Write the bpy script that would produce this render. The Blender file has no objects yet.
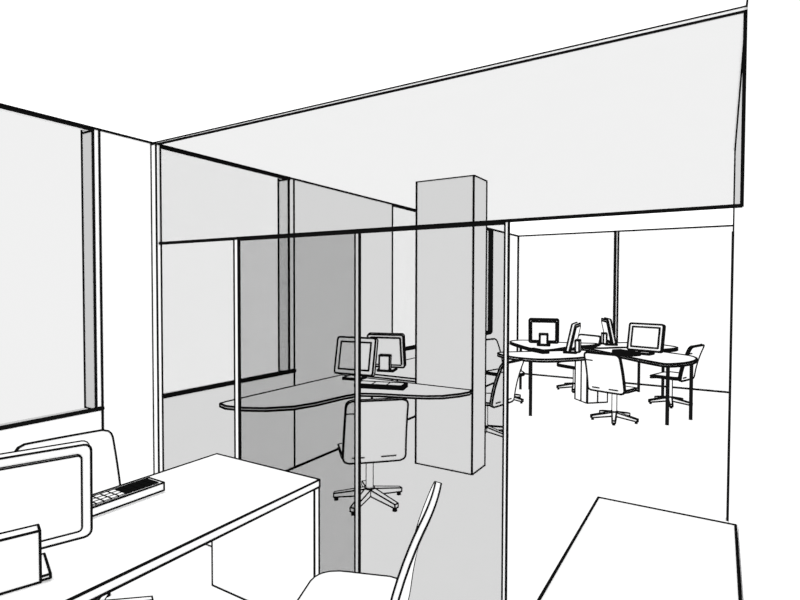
import bpy, bmesh, math, random
from mathutils import Vector, Matrix
from math import sin, cos, pi, radians, sqrt

random.seed(4)
scene = bpy.context.scene
COL = scene.collection

# ------------------------------------------------------------------ view / light
scene.view_settings.view_transform = 'Standard'
scene.view_settings.look = 'None'
scene.view_settings.exposure = 0.0
scene.view_settings.gamma = 1.0
scene.view_settings.use_curve_mapping = False
SKY = 1.62
world = bpy.data.worlds.new('overcast_sky')
scene.world = world
world.use_nodes = True
bg = world.node_tree.nodes['Background']
bg.inputs['Color'].default_value = (1, 1, 1, 1)
bg.inputs['Strength'].default_value = SKY
# even, shadowless daylight in a pale room: the renderer's fast ambient GI
scene.cycles.use_fast_gi = True
scene.cycles.fast_gi_method = 'REPLACE'
scene.cycles.ao_bounces = 1
scene.cycles.ao_bounces_render = 1
world.light_settings.distance = 0.012
world.light_settings.ao_factor = 1.0
scene.cycles.transparent_max_bounces = 32
scene.cycles.max_bounces = 12

# ------------------------------------------------------------------ materials
def diffuse(name, a, vary=0.01):
    m = bpy.data.materials.new(name); m.use_nodes = True
    nt = m.node_tree; nt.nodes.clear()
    out = nt.nodes.new('ShaderNodeOutputMaterial')
    d = nt.nodes.new('ShaderNodeBsdfDiffuse')
    n = nt.nodes.new('ShaderNodeTexNoise'); n.inputs['Scale'].default_value = 6
    r = nt.nodes.new('ShaderNodeValToRGB')
    r.color_ramp.elements[0].color = (a*(1-vary), a*(1-vary), a*(1-vary), 1)
    r.color_ramp.elements[1].color = (a*(1+vary), a*(1+vary), a*(1+vary), 1)
    tc = nt.nodes.new('ShaderNodeTexCoord')
    nt.links.new(tc.outputs['Object'], n.inputs['Vector'])
    nt.links.new(n.outputs['Fac'], r.inputs['Fac'])
    nt.links.new(r.outputs['Color'], d.inputs['Color'])
    nt.links.new(d.outputs['BSDF'], out.inputs['Surface'])
    return m

def glass(name, t):
    """tinted sheet glass: a slab of two faces, each passing sqrt(t)"""
    m = bpy.data.materials.new(name); m.use_nodes = True
    nt = m.node_tree; nt.nodes.clear()
    out = nt.nodes.new('ShaderNodeOutputMaterial')
    tr = nt.nodes.new('ShaderNodeBsdfTransparent')
    n = nt.nodes.new('ShaderNodeTexNoise'); n.inputs['Scale'].default_value = 1
    r = nt.nodes.new('ShaderNodeValToRGB'); s = sqrt(t)
    r.color_ramp.elements[0].color = (s*.998,)*3 + (1,)
    r.color_ramp.elements[1].color = (s*1.002,)*3 + (1,)
    nt.links.new(n.outputs['Fac'], r.inputs['Fac'])
    nt.links.new(r.outputs['Color'], tr.inputs['Color'])
    nt.links.new(tr.outputs['BSDF'], out.inputs['Surface'])
    return m

WALL = diffuse('white_wall_paint', .675)
CEIL = diffuse('bright_ceiling_paint', .90)
FLOOR = diffuse('white_floor_vinyl', .675)
WHITE = diffuse('white_laminate', .675)
SHELL = diffuse('white_chair_plastic', .675)
INK = diffuse('black_edging', .004)
BLACK = diffuse('black_steel', .006)
GLASS_DOOR = glass('grey_tinted_door_glass', .62)
GLASS_TOP = glass('grey_tinted_upper_glass', .60)
GLASS_DARK = glass('dark_tinted_window_glass', .54)
GLASS_PALE = glass('pale_tinted_window_glass', .80)

CAM = Vector((0, 0, 1.7))
def weight(p, px=1.7):
    """edging radius for something standing at p: heavier edging on the far furniture"""
    return 1.22 * px * .5 * (Vector(p) - CAM).length / 540.0

# ------------------------------------------------------------------ mesh helpers
class MB:
    def __init__(self):
        self.bm = bmesh.new()
        self.rods = []                       # (p, q, r0, r1)
    def face(self, vs, m=0):
        f = self.bm.faces.new(vs); f.material_index = m; return f
    def hexa(self, c, m=0):
        """8 corners: 4 bottom (ccw), 4 top"""
        v = [self.bm.verts.new(p) for p in c]
        for i in ((3,2,1,0),(4,5,6,7),(0,1,5,4),(1,2,6,5),(2,3,7,6),(3,0,4,7)):
            self.face([v[j] for j in i], m)
    def box(self, x0, x1, y0, y1, z0, z1, m=0):
        self.hexa([(x0,y0,z0),(x1,y0,z0),(x1,y1,z0),(x0,y1,z0),
                   (x0,y0,z1),(x1,y0,z1),(x1,y1,z1),(x0,y1,z1)], m)
    def prism(self, poly, z0, z1, m=0):
        a = sum(poly[i][0]*poly[(i+1)%len(poly)][1]-poly[(i+1)%len(poly)][0]*poly[i][1] for i in range(len(poly)))
        if a < 0: poly = poly[::-1]
        lo = [self.bm.verts.new((x,y,z0)) for x,y in poly]
        hi = [self.bm.verts.new((x,y,z1)) for x,y in poly]
        self.face(lo[::-1], m); self.face(hi, m)
        n = len(poly)
        for i in range(n): self.face([lo[i],lo[(i+1)%n],hi[(i+1)%n],hi[i]], m)
    def sheet(self, rows, thick, m=0):
        """closed shell from a grid of points; thick(point index) gives the offset vector"""
        top = [[self.bm.verts.new(p) for p in r] for r in rows]
        bot = [[self.bm.verts.new(Vector(p)+thick(i,j)) for j,p in enumerate(r)] for i,r in enumerate(rows)]
        R, C = len(rows), len(rows[0])
        for i in range(R-1):
            for j in range(C-1):
                self.face([top[i][j],top[i][j+1],top[i+1][j+1],top[i+1][j]], m)
                self.face([bot[i+1][j],bot[i+1][j+1],bot[i][j+1],bot[i][j]], m)
        ring = [(0,j) for j in range(C)]+[(i,C-1) for i in range(1,R)]+[(R-1,j) for j in range(C-2,-1,-1)]+[(i,0) for i in range(R-2,0,-1)]
        for a,b in zip(ring, ring[1:]+ring[:1]):
            self.face([top[b[0]][b[1]],top[a[0]][a[1]],bot[a[0]][a[1]],bot[b[0]][b[1]]], m)
    def tube(self, p, q, r, r1=None, m=0, n=8):
        p, q = Vector(p), Vector(q); d = q-p
        if d.length < 1e-6: return
        r1 = r if r1 is None else r1
        u = d.normalized(); a = u.orthogonal().normalized(); b = u.cross(a)
        A = [self.bm.verts.new(p+(a*cos(2*pi*k/n)+b*sin(2*pi*k/n))*r) for k in range(n)]
        B = [self.bm.verts.new(q+(a*cos(2*pi*k/n)+b*sin(2*pi*k/n))*r1) for k in range(n)]
        self.face(A[::-1], m); self.face(B, m)
        for k in range(n): self.face([A[k],A[(k+1)%n],B[(k+1)%n],B[k]], m)
    def rod(self, p, q, r=None, px=1.7):
        """a black edging strip, drawn after the sharp edges are found"""
        if r is None:
            self.rods.append((Vector(p), Vector(q), weight(p,px), weight(q,px)))
        else: self.rods.append((Vector(p), Vector(q), r, r))
    def build(self, name, mat, parent=None, ink=None, angle=38, xf=None):
        bm = self.bm
        bmesh.ops.recalc_face_normals(bm, faces=bm.faces[:])
        bm.normal_update()
        E = []
        if ink:
            for e in bm.edges:
                if len(e.link_faces) == 2 and e.calc_face_angle(0) > radians(angle):
                    if all(f.material_index == 1 for f in e.link_faces): continue
                    E.append((e.verts[0].co.copy(), e.verts[1].co.copy(), ink, ink))
        for p, q, r0, r1 in E + self.rods:
            d = (q-p)
            if d.length < 1e-5: continue
            d.normalize()
            self.tube(p-d*r0*.4, q+d*r1*.4, r0, r1, 1, 6)
        me = bpy.data.meshes.new(name)
        if xf is not None: bm.transform(xf)
        bm.to_mesh(me); bm.free()
        me.materials.append(mat); me.materials.append(INK)
        o = bpy.data.objects.new(name, me); COL.objects.link(o)
        if parent is not None: o.parent = parent
        return o

def empty(name, loc=(0,0,0), rz=0, label=None, cat=None, group=None):
    o = bpy.data.objects.new(name, None); COL.objects.link(o)
    o.location = loc; o.rotation_euler = (0,0,radians(rz)); o.empty_display_size = .1
    if label: o['label'] = label
    if cat: o['category'] = cat
    if group: o['group'] = group
    return o
def tag(o, label, cat, group=None):
    o['label'] = label; o['category'] = cat
    if group: o['group'] = group
    return o
def structure(o): o['kind'] = 'structure'; return o

def smooth(pts, closed=True, n=6):
    out = []
    N = len(pts)
    for i in range(N):
        p0,p1,p2,p3 = (Vector(pts[(i+k)%N]) for k in (-1,0,1,2))
        for s in range(n):
            t = s/n
            out.append(tuple(.5*((2*p1)+(p2-p0)*t+(2*p0-5*p1+4*p2-p3)*t*t+(3*p1-p0-3*p2+p3)*t**3)))
    return out

# ------------------------------------------------------------------ the room
XW, XR, YP, YB, H = -3.37, .066, 2.2387, 9.90, 2.69
XO = -3.497                                  # outer face of the window wall
SILL = .908

b = MB(); b.box(-3.5, 3.1, -3.0, 10.0, -.05, 0)
structure(b.build('floor', FLOOR))
b = MB(); b.box(-3.5, 3.1, -3.0, 10.0, H, H+.05)
structure(b.build('ceiling', CEIL))

W1 = (-.4, 1.823); W2 = (2.250, 3.570); W3 = (5.337, 8.485)
b = MB()
for y0, y1 in ((-3.0, W1[0]), (W1[1], W2[0]), (W2[1], W3[0]), (W3[1], YB)):
    b.box(XO, XW, y0, y1, 0, H)
for y0, y1 in (W1, W2, W3):
    b.box(XO, XW, y0, y1, 0, SILL)
x = XW
b.rod((x,-1.0,H), (x,YP,H), px=3.0); b.rod((x,YP,H), (x,YB,H), px=2.5)
b.rod((x,-1.0,0), (x,YB,0), px=2.4)
for y in (W1[1]+.039, W2[1]+.066, W3[0]): b.rod((x,y,0), (x,y,H), px=1.8)
for y in (W1[1], W2[1], W3[1]):
    b.rod((x,y,SILL), (x,y,H), px=1.9)
    b.rod((XO,y,SILL), (XO,y,H), px=1.8)
    b.rod((XO,y,H-.02), (x,y,H-.02), px=1.6)
    b.rod((XO,y,SILL), (x,y,SILL), px=1.6)
b.rod((x,YB,0), (x,YB,H), px=2.6)
structure(b.build('wall_left', WALL))

b = MB(); b.box(XO, 3.1, YB, YB+.1, 0, H)
b.rod((XW,YB,0), (3.0,YB,0), px=2.4); b.rod((XW,YB,H), (3.0,YB,H), px=2.4)
structure(b.build('wall_back', WALL))
b = MB(); b.box(-1.60, -1.54, YB-.012, YB, 0, H)
b.rod((-1.595,YB-.012,0), (-1.595,YB-.012,H), px=2.2); b.rod((-1.545,YB-.012,0), (-1.545,YB-.012,H), px=1.5)
structure(b.build('trim_1', WALL))

YS = 4.52                                    # free end of the right-hand stub wall
XS = .079
b = MB(); b.box(XR, XR+.12, -3.0, YP, 0, H)
b.hexa([(XR,YP,0),(XR+.12,YP,0),(XS+.12,YS,0),(XS,YS,0),(XR,YP,H),(XR+.12,YP,H),(XS+.12,YS,H),(XS,YS,H)])
b.rod((XR,.5,H), (XR,YP,H), px=2.4); b.rod((XR,YP,H), (XS,YS,H), px=2.2)
b.rod((XS,YS,0), (XS,YS,H), px=2.0)
structure(b.build('wall_right', WALL))
b = MB(); b.box(XS+.12, 3.1, YS-.12, YS, 0, H)
structure(b.build('wall_side', WALL))
b = MB(); b.box(3.0, 3.1, YS, YB, 0, H)
structure(b.build('wall_far_right', WALL))
b = MB(); b.box(XS-.016, XS-.001, YS-.06, YS, 0, 2.10)
structure(b.build('trim_2', BLACK))

b = MB(); b.box(-2.47, -1.886, 4.342, 4.640, 0, H)
structure(b.build('column', WALL, ink=.0105))

# windows in the left wall: a pane with sill and head bars
for i, ((y0, y1), g) in enumerate(((W1, GLASS_DARK), (W2, GLASS_PALE), (W3, GLASS_PALE))):
    b = MB()
    b.rod((XW+.004,y0,SILL+.006), (XW+.004,y1+(.039,.066,0)[i],SILL+.006), px=3.0 if i==0 else 3.6)
    b.rod((XW+.004,y0,H-.020), (XW+.004,y1,H-.020), px=1.9 if i==0 else 2.6)
    b.box(XW-.012, XW-.001, y0, y1, SILL, SILL+.012)
    w = structure(b.build('window_%d' % (i+1), WALL))
    if i == 2:
        pass
    b = MB(); b.box(XW-.022, XW-.014, y0+.001, y1-.001, SILL+.001, H-.001)
    b.build('pane', g, w)
# dark end frame of the furthest window, seen edge on past the column
b = MB(); b.box(XW, XW+.03, W3[1]-.10, W3[1]+.06, SILL, H-.01)
structure(b.build('trim_3', BLACK))

# glass partition: end post, ceiling track, transom, upper glass, two sliding doors
b = MB(); b.box(XW, XW+.054, YP-.022, YP+.011, 0, H-.018)
structure(b.build('trim_4', WALL, ink=weight((XW,YP,1.4),1.5)))
b = MB(); b.box(XW, XR, YP-.006, YP+.012, H-.018, H)
for dz in (-.018, 0): b.rod((XW,YP-.006,H+dz), (XR,YP-.006,H+dz), px=1.7)
structure(b.build('trim_5', WALL))
b = MB(); b.box(XW+.01, XR-.004, YP-.006, YP+.006, 1.984, 1.997, 1)
b.rod((XW+.01,YP,1.992), (XR-.004,YP,1.992), px=2.2)
structure(b.build('trim_6', BLACK))
b = MB(); b.rod((XR-.004,YP,1.99), (XR-.004,YP,H-.02), px=3.0)
structure(b.build('trim_7', BLACK))
b = MB(); b.box(XW+.053, XR-.002, YP-.004, YP+.004, 1.998, H-.019)
structure(b.build('window_4', GLASS_TOP))

def sliding_door(n, x0, x1, y, stiles):
    d = structure(empty('door_%d' % n, ((x0+x1)/2, y, 0)))
    cx = (x0+x1)/2
    for a, c, lab in stiles:
        b = MB(); b.box(a-cx, c-cx, -.005, .005, .005, 1.986)
        b.build('stile', WALL, d, ink=weight(((a+c)/2,y,1.2),1.6))
    a = stiles[0][1]-cx; c = stiles[-1][0]-cx
    if len(stiles) == 1: a, c = x0-cx, stiles[0][0]-cx
    b = MB(); b.box(a, c, -.012, .012, 1.974 if n == 2 else 1.984, 1.988, 1); b.build('top_rail', BLACK, d)
    b = MB(); b.box(a, c, -.012, .012, .005, .05); b.build('bottom_rail', WALL, d, ink=.004)
    b = MB(); b.box(a+.001, c-.001, -.004, .004, .051, 1.973 if n == 2 else 1.983); b.build('pane', GLASS_DOOR, d)
sliding_door(1, XW+.054, -1.625, YP+.014, [(-1.651, -1.625, 0)])
k = (YP-.014)/YP
sliding_door(2, -2.563*k, -.795*k, YP-.014, [(-2.563*k, -2.527*k, 0), (-.820*k, -.803*k, 0)])

# ------------------------------------------------------------------ chairs
def rows_of(v_pts, half, rc, n=8, length=1.0):
    """rows across a rounded panel; v in 0..1, half(v) half width, rc corner radius"""
    vs = [0, .02, .05, .09] + [.16 + .68*i/6 for i in range(7)] + [.91, .95, .98, 1]
    rows = []
    for v in vs:
        t = min(v, 1-v) * length
        h = half(v)
        if t < rc: h = h - rc + sqrt(max(0, rc*rc - (rc-t)**2))
        rows.append([(v, (2*j/n-1)*h) for j in range(n+1)])
    return rows

def chair(x, y, rz, label, base=-10, dashes=True):
    r = weight((x, y, .7), 1.55)
    t = empty('swivel_chair', (x, y, 0), rz, label, 'chair', 'white swivel chairs')
    # seat: y from -.21 to .23
    rows = [[(u, -.205+.405*v, .434 - .03*max(0, v-.7)**1.2*3 - .012*sin(pi*v)*(1-(u/.25)**2)) for v, u in row]
            for row in rows_of(None, lambda v: .235, .07, 8, .405)]
    b = MB(); b.sheet(rows, lambda i, j: Vector((0,0,-.026)))
    b.build('seat', SHELL, t, ink=r)
    # backrest
    def bp(v, u):
        return (u, -.215 - .05*v - .085*v*v + .009*(u/.24)**2, .395 + .49*v)
    rows = [[bp(v, u) for v, u in row] for row in rows_of(None, lambda v: .238-.012*v, .045, 8, .49)]
    b = MB(); b.sheet(rows, lambda i, j: Vector((0,-.024,-.005)))
    if dashes:
        for v, u0, u1 in ((.085,-.17,-.08), (.085,.05,.16), (.80,-.225,-.13)):
            p, q = Vector(bp(v,u0)), Vector(bp(v,u1)); o = Vector((0,-.026,-.005))
            b.rod(p+o, q+o, r*.7)
    for j in ((0, 8) if dashes else (8,)):                         # end of the rim at the top corners
        p = Vector(rows[-2][j]); b.rod(p, p+Vector((0,-.024,-.005)), r)
    b.build('backrest', SHELL, t, ink=r)
    b = MB(); b.tube((0,0,.115), (0,0,.410), .026, m=0, n=12)
    for s in (-1, 1):                        # upright edging on the two sides of the post
        a = math.atan2(CAM.y-y, CAM.x-x) - radians(rz) + s*pi/2
        b.rod((.026*cos(a),.026*sin(a),.115), (.026*cos(a),.026*sin(a),.410), r*.75)
    b.build('post', SHELL, t)
    b = MB(); b.tube((0,0,.05), (0,0,.115), .04, m=0, n=10); b.build('hub', SHELL, t, ink=r*.7, angle=50)
    for k in range(5):
        a = radians(base + 72*k - rz)
        M = Matrix.Rotation(a, 4, 'Z')
        b = MB()
        b.hexa([(.035,-.026,.055),(.285,-.018,.028),(.285,.018,.028),(.035,.026,.055),
                (.035,-.026,.105),(.285,-.018,.058),(.285,.018,.058),(.035,.026,.105)])
        leg = b.build('leg', SHELL, t, ink=r*.8, xf=M)
        b = MB(); b.tube((.268,0,0), (.268,0,.03), .018, .018, 1, 8); b.build('glide', BLACK, leg, xf=M)
    return t

chair(-2.34, 3.38, 44, 'swivel chair behind the sliding glass doors, its back turned, at the wavy desk')
chair(-1.13, 7.10, -17, 'swivel chair in front of the drawer pedestal, seen from behind at the far desks')
chair(-.60, 8.49, 72, 'swivel chair at the right-hand end of the far desks, facing left')
chair(-2.02, 8.85, 152, 'swivel chair behind the far desks, its back rising between two monitors')
chair(-2.71, 7.45, -106, 'swivel chair at the left end of the far desks, beside the window wall, facing right')
chair(-2.27, 5.59, 80, 'swivel chair half hidden by the column, facing the window wall')
chair(-1.262, 1.637, 110, 'nearest swivel chair, seen from its side in front of the glass doors', dashes=False)
chair(-2.655, 1.39, -101, 'swivel chair under the near window, behind the big foreground monitor', dashes=False)

# ------------------------------------------------------------------ desks
def table_leg(name, x, y, z, parent, rad=.022):
    b = MB(); b.tube((x,y,0), (x,y,z), rad, n=10); return b.build(name, BLACK, parent)

ZT = .775
def curvy(name, poly, legs, label, n=6, thick=.03, sm=True, px=1.7, group=None, leg_r=.022):
    cx = sum(p[0] for p in poly)/len(poly); cy = sum(p[1] for p in poly)/len(poly)
    t = empty(name, (cx, cy, 0), 0, label, 'desk', group)
    pts = smooth(poly, n=n) if sm else poly
    b = MB(); b.prism([(x-cx, y-cy) for x, y in pts], ZT-thick, ZT)
    b.build('desktop', WHITE, t, ink=weight((cx,cy,ZT), px*.72))
    for x, y in legs: table_leg('leg', x-cx, y-cy, ZT-thick, t, leg_r)
    return t

# wavy desk along the window wall
pts = [(-3.345,4.31)] + [(-1.88,4.30)]
front = [(-1.86,4.22),(-1.90,4.10),(-1.99,3.95),(-2.10,3.87),(-2.25,3.81),(-2.48,3.74),(-2.64,3.66),(-2.68,3.52),
         (-2.70,3.37),(-2.72,3.18),(-2.78,2.99),(-2.92,2.84),(-3.07,2.76),(-3.24,2.73),(-3.335,2.76)]
poly = pts + front + [(-3.345,2.82)]
curvy('wavy_desk', poly, [(-2.71,3.95)], 'wavy-edged white desk behind the glass doors, along the window wall', sm=False, thick=.022, leg_r=.012, px=2.5)
curvy('straight_desk', [(-3.345,4.54),(-2.50,4.54),(-2.50,5.75),(-3.345,5.86)], [(-2.9,4.7),(-3.1,5.6)],
      'straight white desk behind the wavy desk and the column, against the window wall', sm=False, thick=.03, px=1.9, leg_r=.012)

# four curved desks meeting in a cross in the far room
G = None
curvy('curved_desk', [(-2.62,6.93),(-2.54,6.78),(-2.30,6.62),(-2.06,6.58),(-1.87,6.64),(-1.68,6.84),(-1.50,7.12),(-1.44,7.5),(-1.62,7.80),(-1.75,7.78),(-2.12,7.44),(-2.52,7.08)],
      [(-2.11,6.76)], 'curved white desk of the far cluster, its rounded left end nearest the glass door', px=2.3, group='curved desks of the far cluster')
curvy('curved_desk', [(-2.98,8.62),(-2.96,8.38),(-2.65,7.97),(-2.42,7.70),(-2.22,7.56),(-2.09,7.70),(-2.00,8.05),(-1.92,8.30),(-1.72,8.60),(-1.70,8.90),(-2.02,8.79),(-2.3,8.74),(-2.79,8.80)],
      [(-2.67,8.5),(-2.80,8.42)], 'curved white desk at the back left of the far cluster, under the leftmost monitor', px=2.3, group='curved desks of the far cluster')
curvy('curved_desk', [(-1.84,8.29),(-1.62,8.08),(-1.30,7.76),(-.87,7.29),(-.67,7.10),(-.54,7.02),(-.40,7.16),(-.30,7.38),(-.25,7.64),(-.26,7.84),(-.35,8.02),(-.60,8.21),(-.86,8.40),(-1.18,8.52),(-1.50,8.20),(-1.66,8.20)],
      [(-.535,7.2),(-.30,7.645)], 'curved white desk of the far cluster with a monitor facing the room, rounded right end', px=2.3, group='curved desks of the far cluster')
curvy('curved_desk', [(-1.62,8.34),(-1.52,8.29),(-1.20,8.60),(-.85,8.48),(-.63,8.72),(-.55,9.02),(-.79,9.28),(-1.04,9.39),(-1.29,9.32),(-1.60,8.95),(-1.61,8.6)],
      [(-1.105,9.23),(-.72,8.8)], 'curved white desk at the back right of the far cluster, under a tilted monitor', px=2.3, group='curved desks of the far cluster')

# drawer pedestal under the cluster
t = empty('pedestal_cabinet', (-1.62, 8.12, 0), 44, 'white pedestal cabinet standing on the floor under the middle of the far desks', 'cabinet')
r = weight((-1.6,8.05,.4), 1.5)
b = MB(); b.box(-.163,.163,-.15,.163,.0,.712); b.rod((-.163,0,0),(-.163,0,.712),r); b.build('body', WHITE, t, ink=r)
for s_ in (-1, 1):
    b = MB(); b.box(*sorted((.002*s_,.161*s_)),-.168,-.151,.012,.705); d = b.build('door', WHITE, t, ink=r*.7)
    b = MB(); b.box(.02*s_-.006,.02*s_+.006,-.175,-.1685,.62,.68); b.build('handle', BLACK, d)

# foreground desk, left
t = empty('panel_end_desk', (-1.985, .8, 0), 0, 'large white panel-ended desk in the left foreground', 'desk')
r = weight((-2.0,1.3,.7), 1.8)
b = MB(); b.box(-.365,.365,-1.1,1.12,ZT-.034,ZT); b.build('desktop', WHITE, t, ink=r)
for s, y in ((1,1.085),(-1,-1.098)):
    b = MB(); b.box(-.365,.363,y,y+.033,.06 if s>0 else .06,ZT-.035); p = b.build('end_panel', WHITE, t, ink=r)
    for x in (0,.3):
        b = MB(); b.tube((x,y+.016,0),(x,y+.016,.06),.012,m=0,n=8); b.build('foot', BLACK, p)
b = MB(); b.box(-.33,-.30,-1.06,1.084,.60,ZT-.035); b.build('rail', WHITE, t, ink=r)

# foreground desk, right
t = empty('side_desk', (-.17, 1.55, 0), 0, 'tall plain white desk in the lower right corner, against the right wall', 'desk')
r = weight((-.2,1.8,.86), 2.1)
b = MB(); b.box(-.232,.229,-.75,.63,.825,.86); b.build('desktop', WHITE, t, ink=r)
for y in (-.72,.585):
    b = MB(); b.box(-.21,.21,y,y+.03,0,.824); b.build('end_panel', WHITE, t, ink=r)
b = MB(); b.box(.18,.20,-.689,.584,.2,.824); b.build('back_panel', WHITE, t, ink=r)

# ------------------------------------------------------------------ monitors and keyboards
def rounded(w, h, rc, n=4):
    out = []
    for cx, cz, a0 in ((w/2-rc,h/2-rc,0),(-w/2+rc,h/2-rc,90),(-w/2+rc,-h/2+rc,180),(w/2-rc,-h/2+rc,270)):
        for k in range(n+1):
            a = radians(a0+90*k/n); out.append((cx+rc*cos(a), cz+rc*sin(a)))
    return out

def monitor(x, y, rz, label, z=ZT, tilt=12, w=.42, h=.36, px=1.7, lift=.040, dark=False):
    """screen faces local -y; block stand behind"""
    r = weight((x,y,z+.2), px)
    t = empty('monitor', (x,y,z+r+weight((x,y,z),1.95)), rz, label, 'monitor', 'monitors on the desks')
    # prism is built in x/y then stood up: local (a,b,c) -> (a, -c, b)
    S = Matrix(((1,0,0,0),(0,0,-1,0),(0,1,0,0),(0,0,0,1)))
    T = Matrix.Translation((0,-.03,lift+h/2)) @ Matrix.Translation((0,0,-h/2)) @ Matrix.Rotation(radians(-tilt),4,'X') @ Matrix.Translation((0,0,h/2)) @ S
    b = MB(); b.prism(rounded(w,h,.022), -.022, .022); b.build('casing', WHITE, t, ink=r, xf=T, angle=50)
    b = MB(); b.prism([(sx*(w/2-.045),sz*(h/2-.045)) for sx,sz in ((-1,-1),(1,-1),(1,1),(-1,1))], .0222, .025)
    b.build('screen', WHITE, t, ink=r*.9, xf=T)
    b = MB(); b.prism(rounded(w-.06,h-.06,.012), -.036, -.0222); b.build('back_cover', WHITE, t, ink=r*.8, xf=T, angle=50)
    zt = .17
    b = MB(); b.box(-.056,.056,.045,.095,.012,zt); b.build('stand', WHITE, t, ink=r)
    b = MB(); b.box(-.085,.085,-.10,.06,0,.0118); b.build('foot', WHITE, t, ink=r)
    return t

monitor(-3.05, 4.16, 8, 'monitor showing its blank screen on the wavy desk behind the glass doors')
monitor(-3.04, 4.71, 197, 'monitor seen from behind beside the column, past the screen on the wavy desk', tilt=12, w=.39)
monitor(-2.29, 7.96, 195, 'leftmost monitor of the far desks, seen squarely from behind', px=1.9)
monitor(-1.71, 7.32, -86, 'monitor turned side-on on the near left far desk, leaning right at the top', px=1.5)
monitor(-1.46, 8.60, 112, 'thin monitor seen edge-on at the back of the far desks, leaning left', px=1.5)
monitor(-.845, 7.70, -15, 'wide monitor facing the room from the right of the far desks', px=1.6, w=.44)
monitor(-1.862, .753, -108.7, 'large foreground monitor at the left edge, seen from behind', px=1.7, tilt=2, h=.315, lift=.072)

def keyboard(x, y, rz, label, z=ZT, w=.44, d=.15, h=.022, px=1.7, rows=4, cols=12, darkfrom=99):
    r = weight((x,y,z), px)
    t = empty('keyboard', (x,y,z+r+weight((x,y,z),1.95)), rz, label, 'keyboard', 'keyboards on the desks')
    b = MB(); b.box(-w/2,w/2,-d/2,d/2,0,h); b.build('tray', WHITE, t, ink=r)
    pit = (w-.03)/cols
    b1 = MB()
    for i in range(cols):
        for j in range(rows):
            x0 = -w/2+.015+pit*i; y0 = -d/2+.012+(d-.024)/rows*j
            b1.box(x0+.002, x0+pit-.002, y0+.002, y0+(d-.024)/rows-.002, h, h+.006, 1 if i >= darkfrom else 0)
    k = b1.build('keys', WHITE, t, ink=r*.35)
    k['kind'] = 'stuff'
    return t
keyboard(-2.59, 3.92, 17, 'keyboard in front of the blank screen on the wavy desk', px=2.3, rows=1, cols=3)
keyboard(-1.06, 7.53, -38, 'dark keyboard below the wide monitor on the far desks', px=2.2, w=.33, d=.13, darkfrom=0)
keyboard(-2.13, 7.15, -40, 'small keyboard on the far desk nearest the glass door', px=1.6, w=.34, d=.10, rows=2, cols=6, darkfrom=0)
keyboard(-2.165, 1.205, 90, 'keyboard behind the foreground monitor on the left foreground desk', w=.46, d=.11, h=.034, rows=3, cols=14, px=1.5, darkfrom=9)

# ------------------------------------------------------------------ camera
cam = bpy.data.cameras.new('camera'); co = bpy.data.objects.new('camera', cam); COL.objects.link(co)
cam.sensor_fit = 'HORIZONTAL'; cam.sensor_width = 36; cam.lens = 36*524.7/800
cam.clip_start = .01
X = Vector((.854,-.016,.521)); Y = Vector((.521,.021,-.853))
Y.normalize(); X -= Y*X.dot(Y); X.normalize(); Z = X.cross(Y)
R = Matrix((X, Y, Z))                        # camera axes -> world
co.matrix_world = Matrix.Translation(CAM) @ R.to_4x4()
scene.camera = co
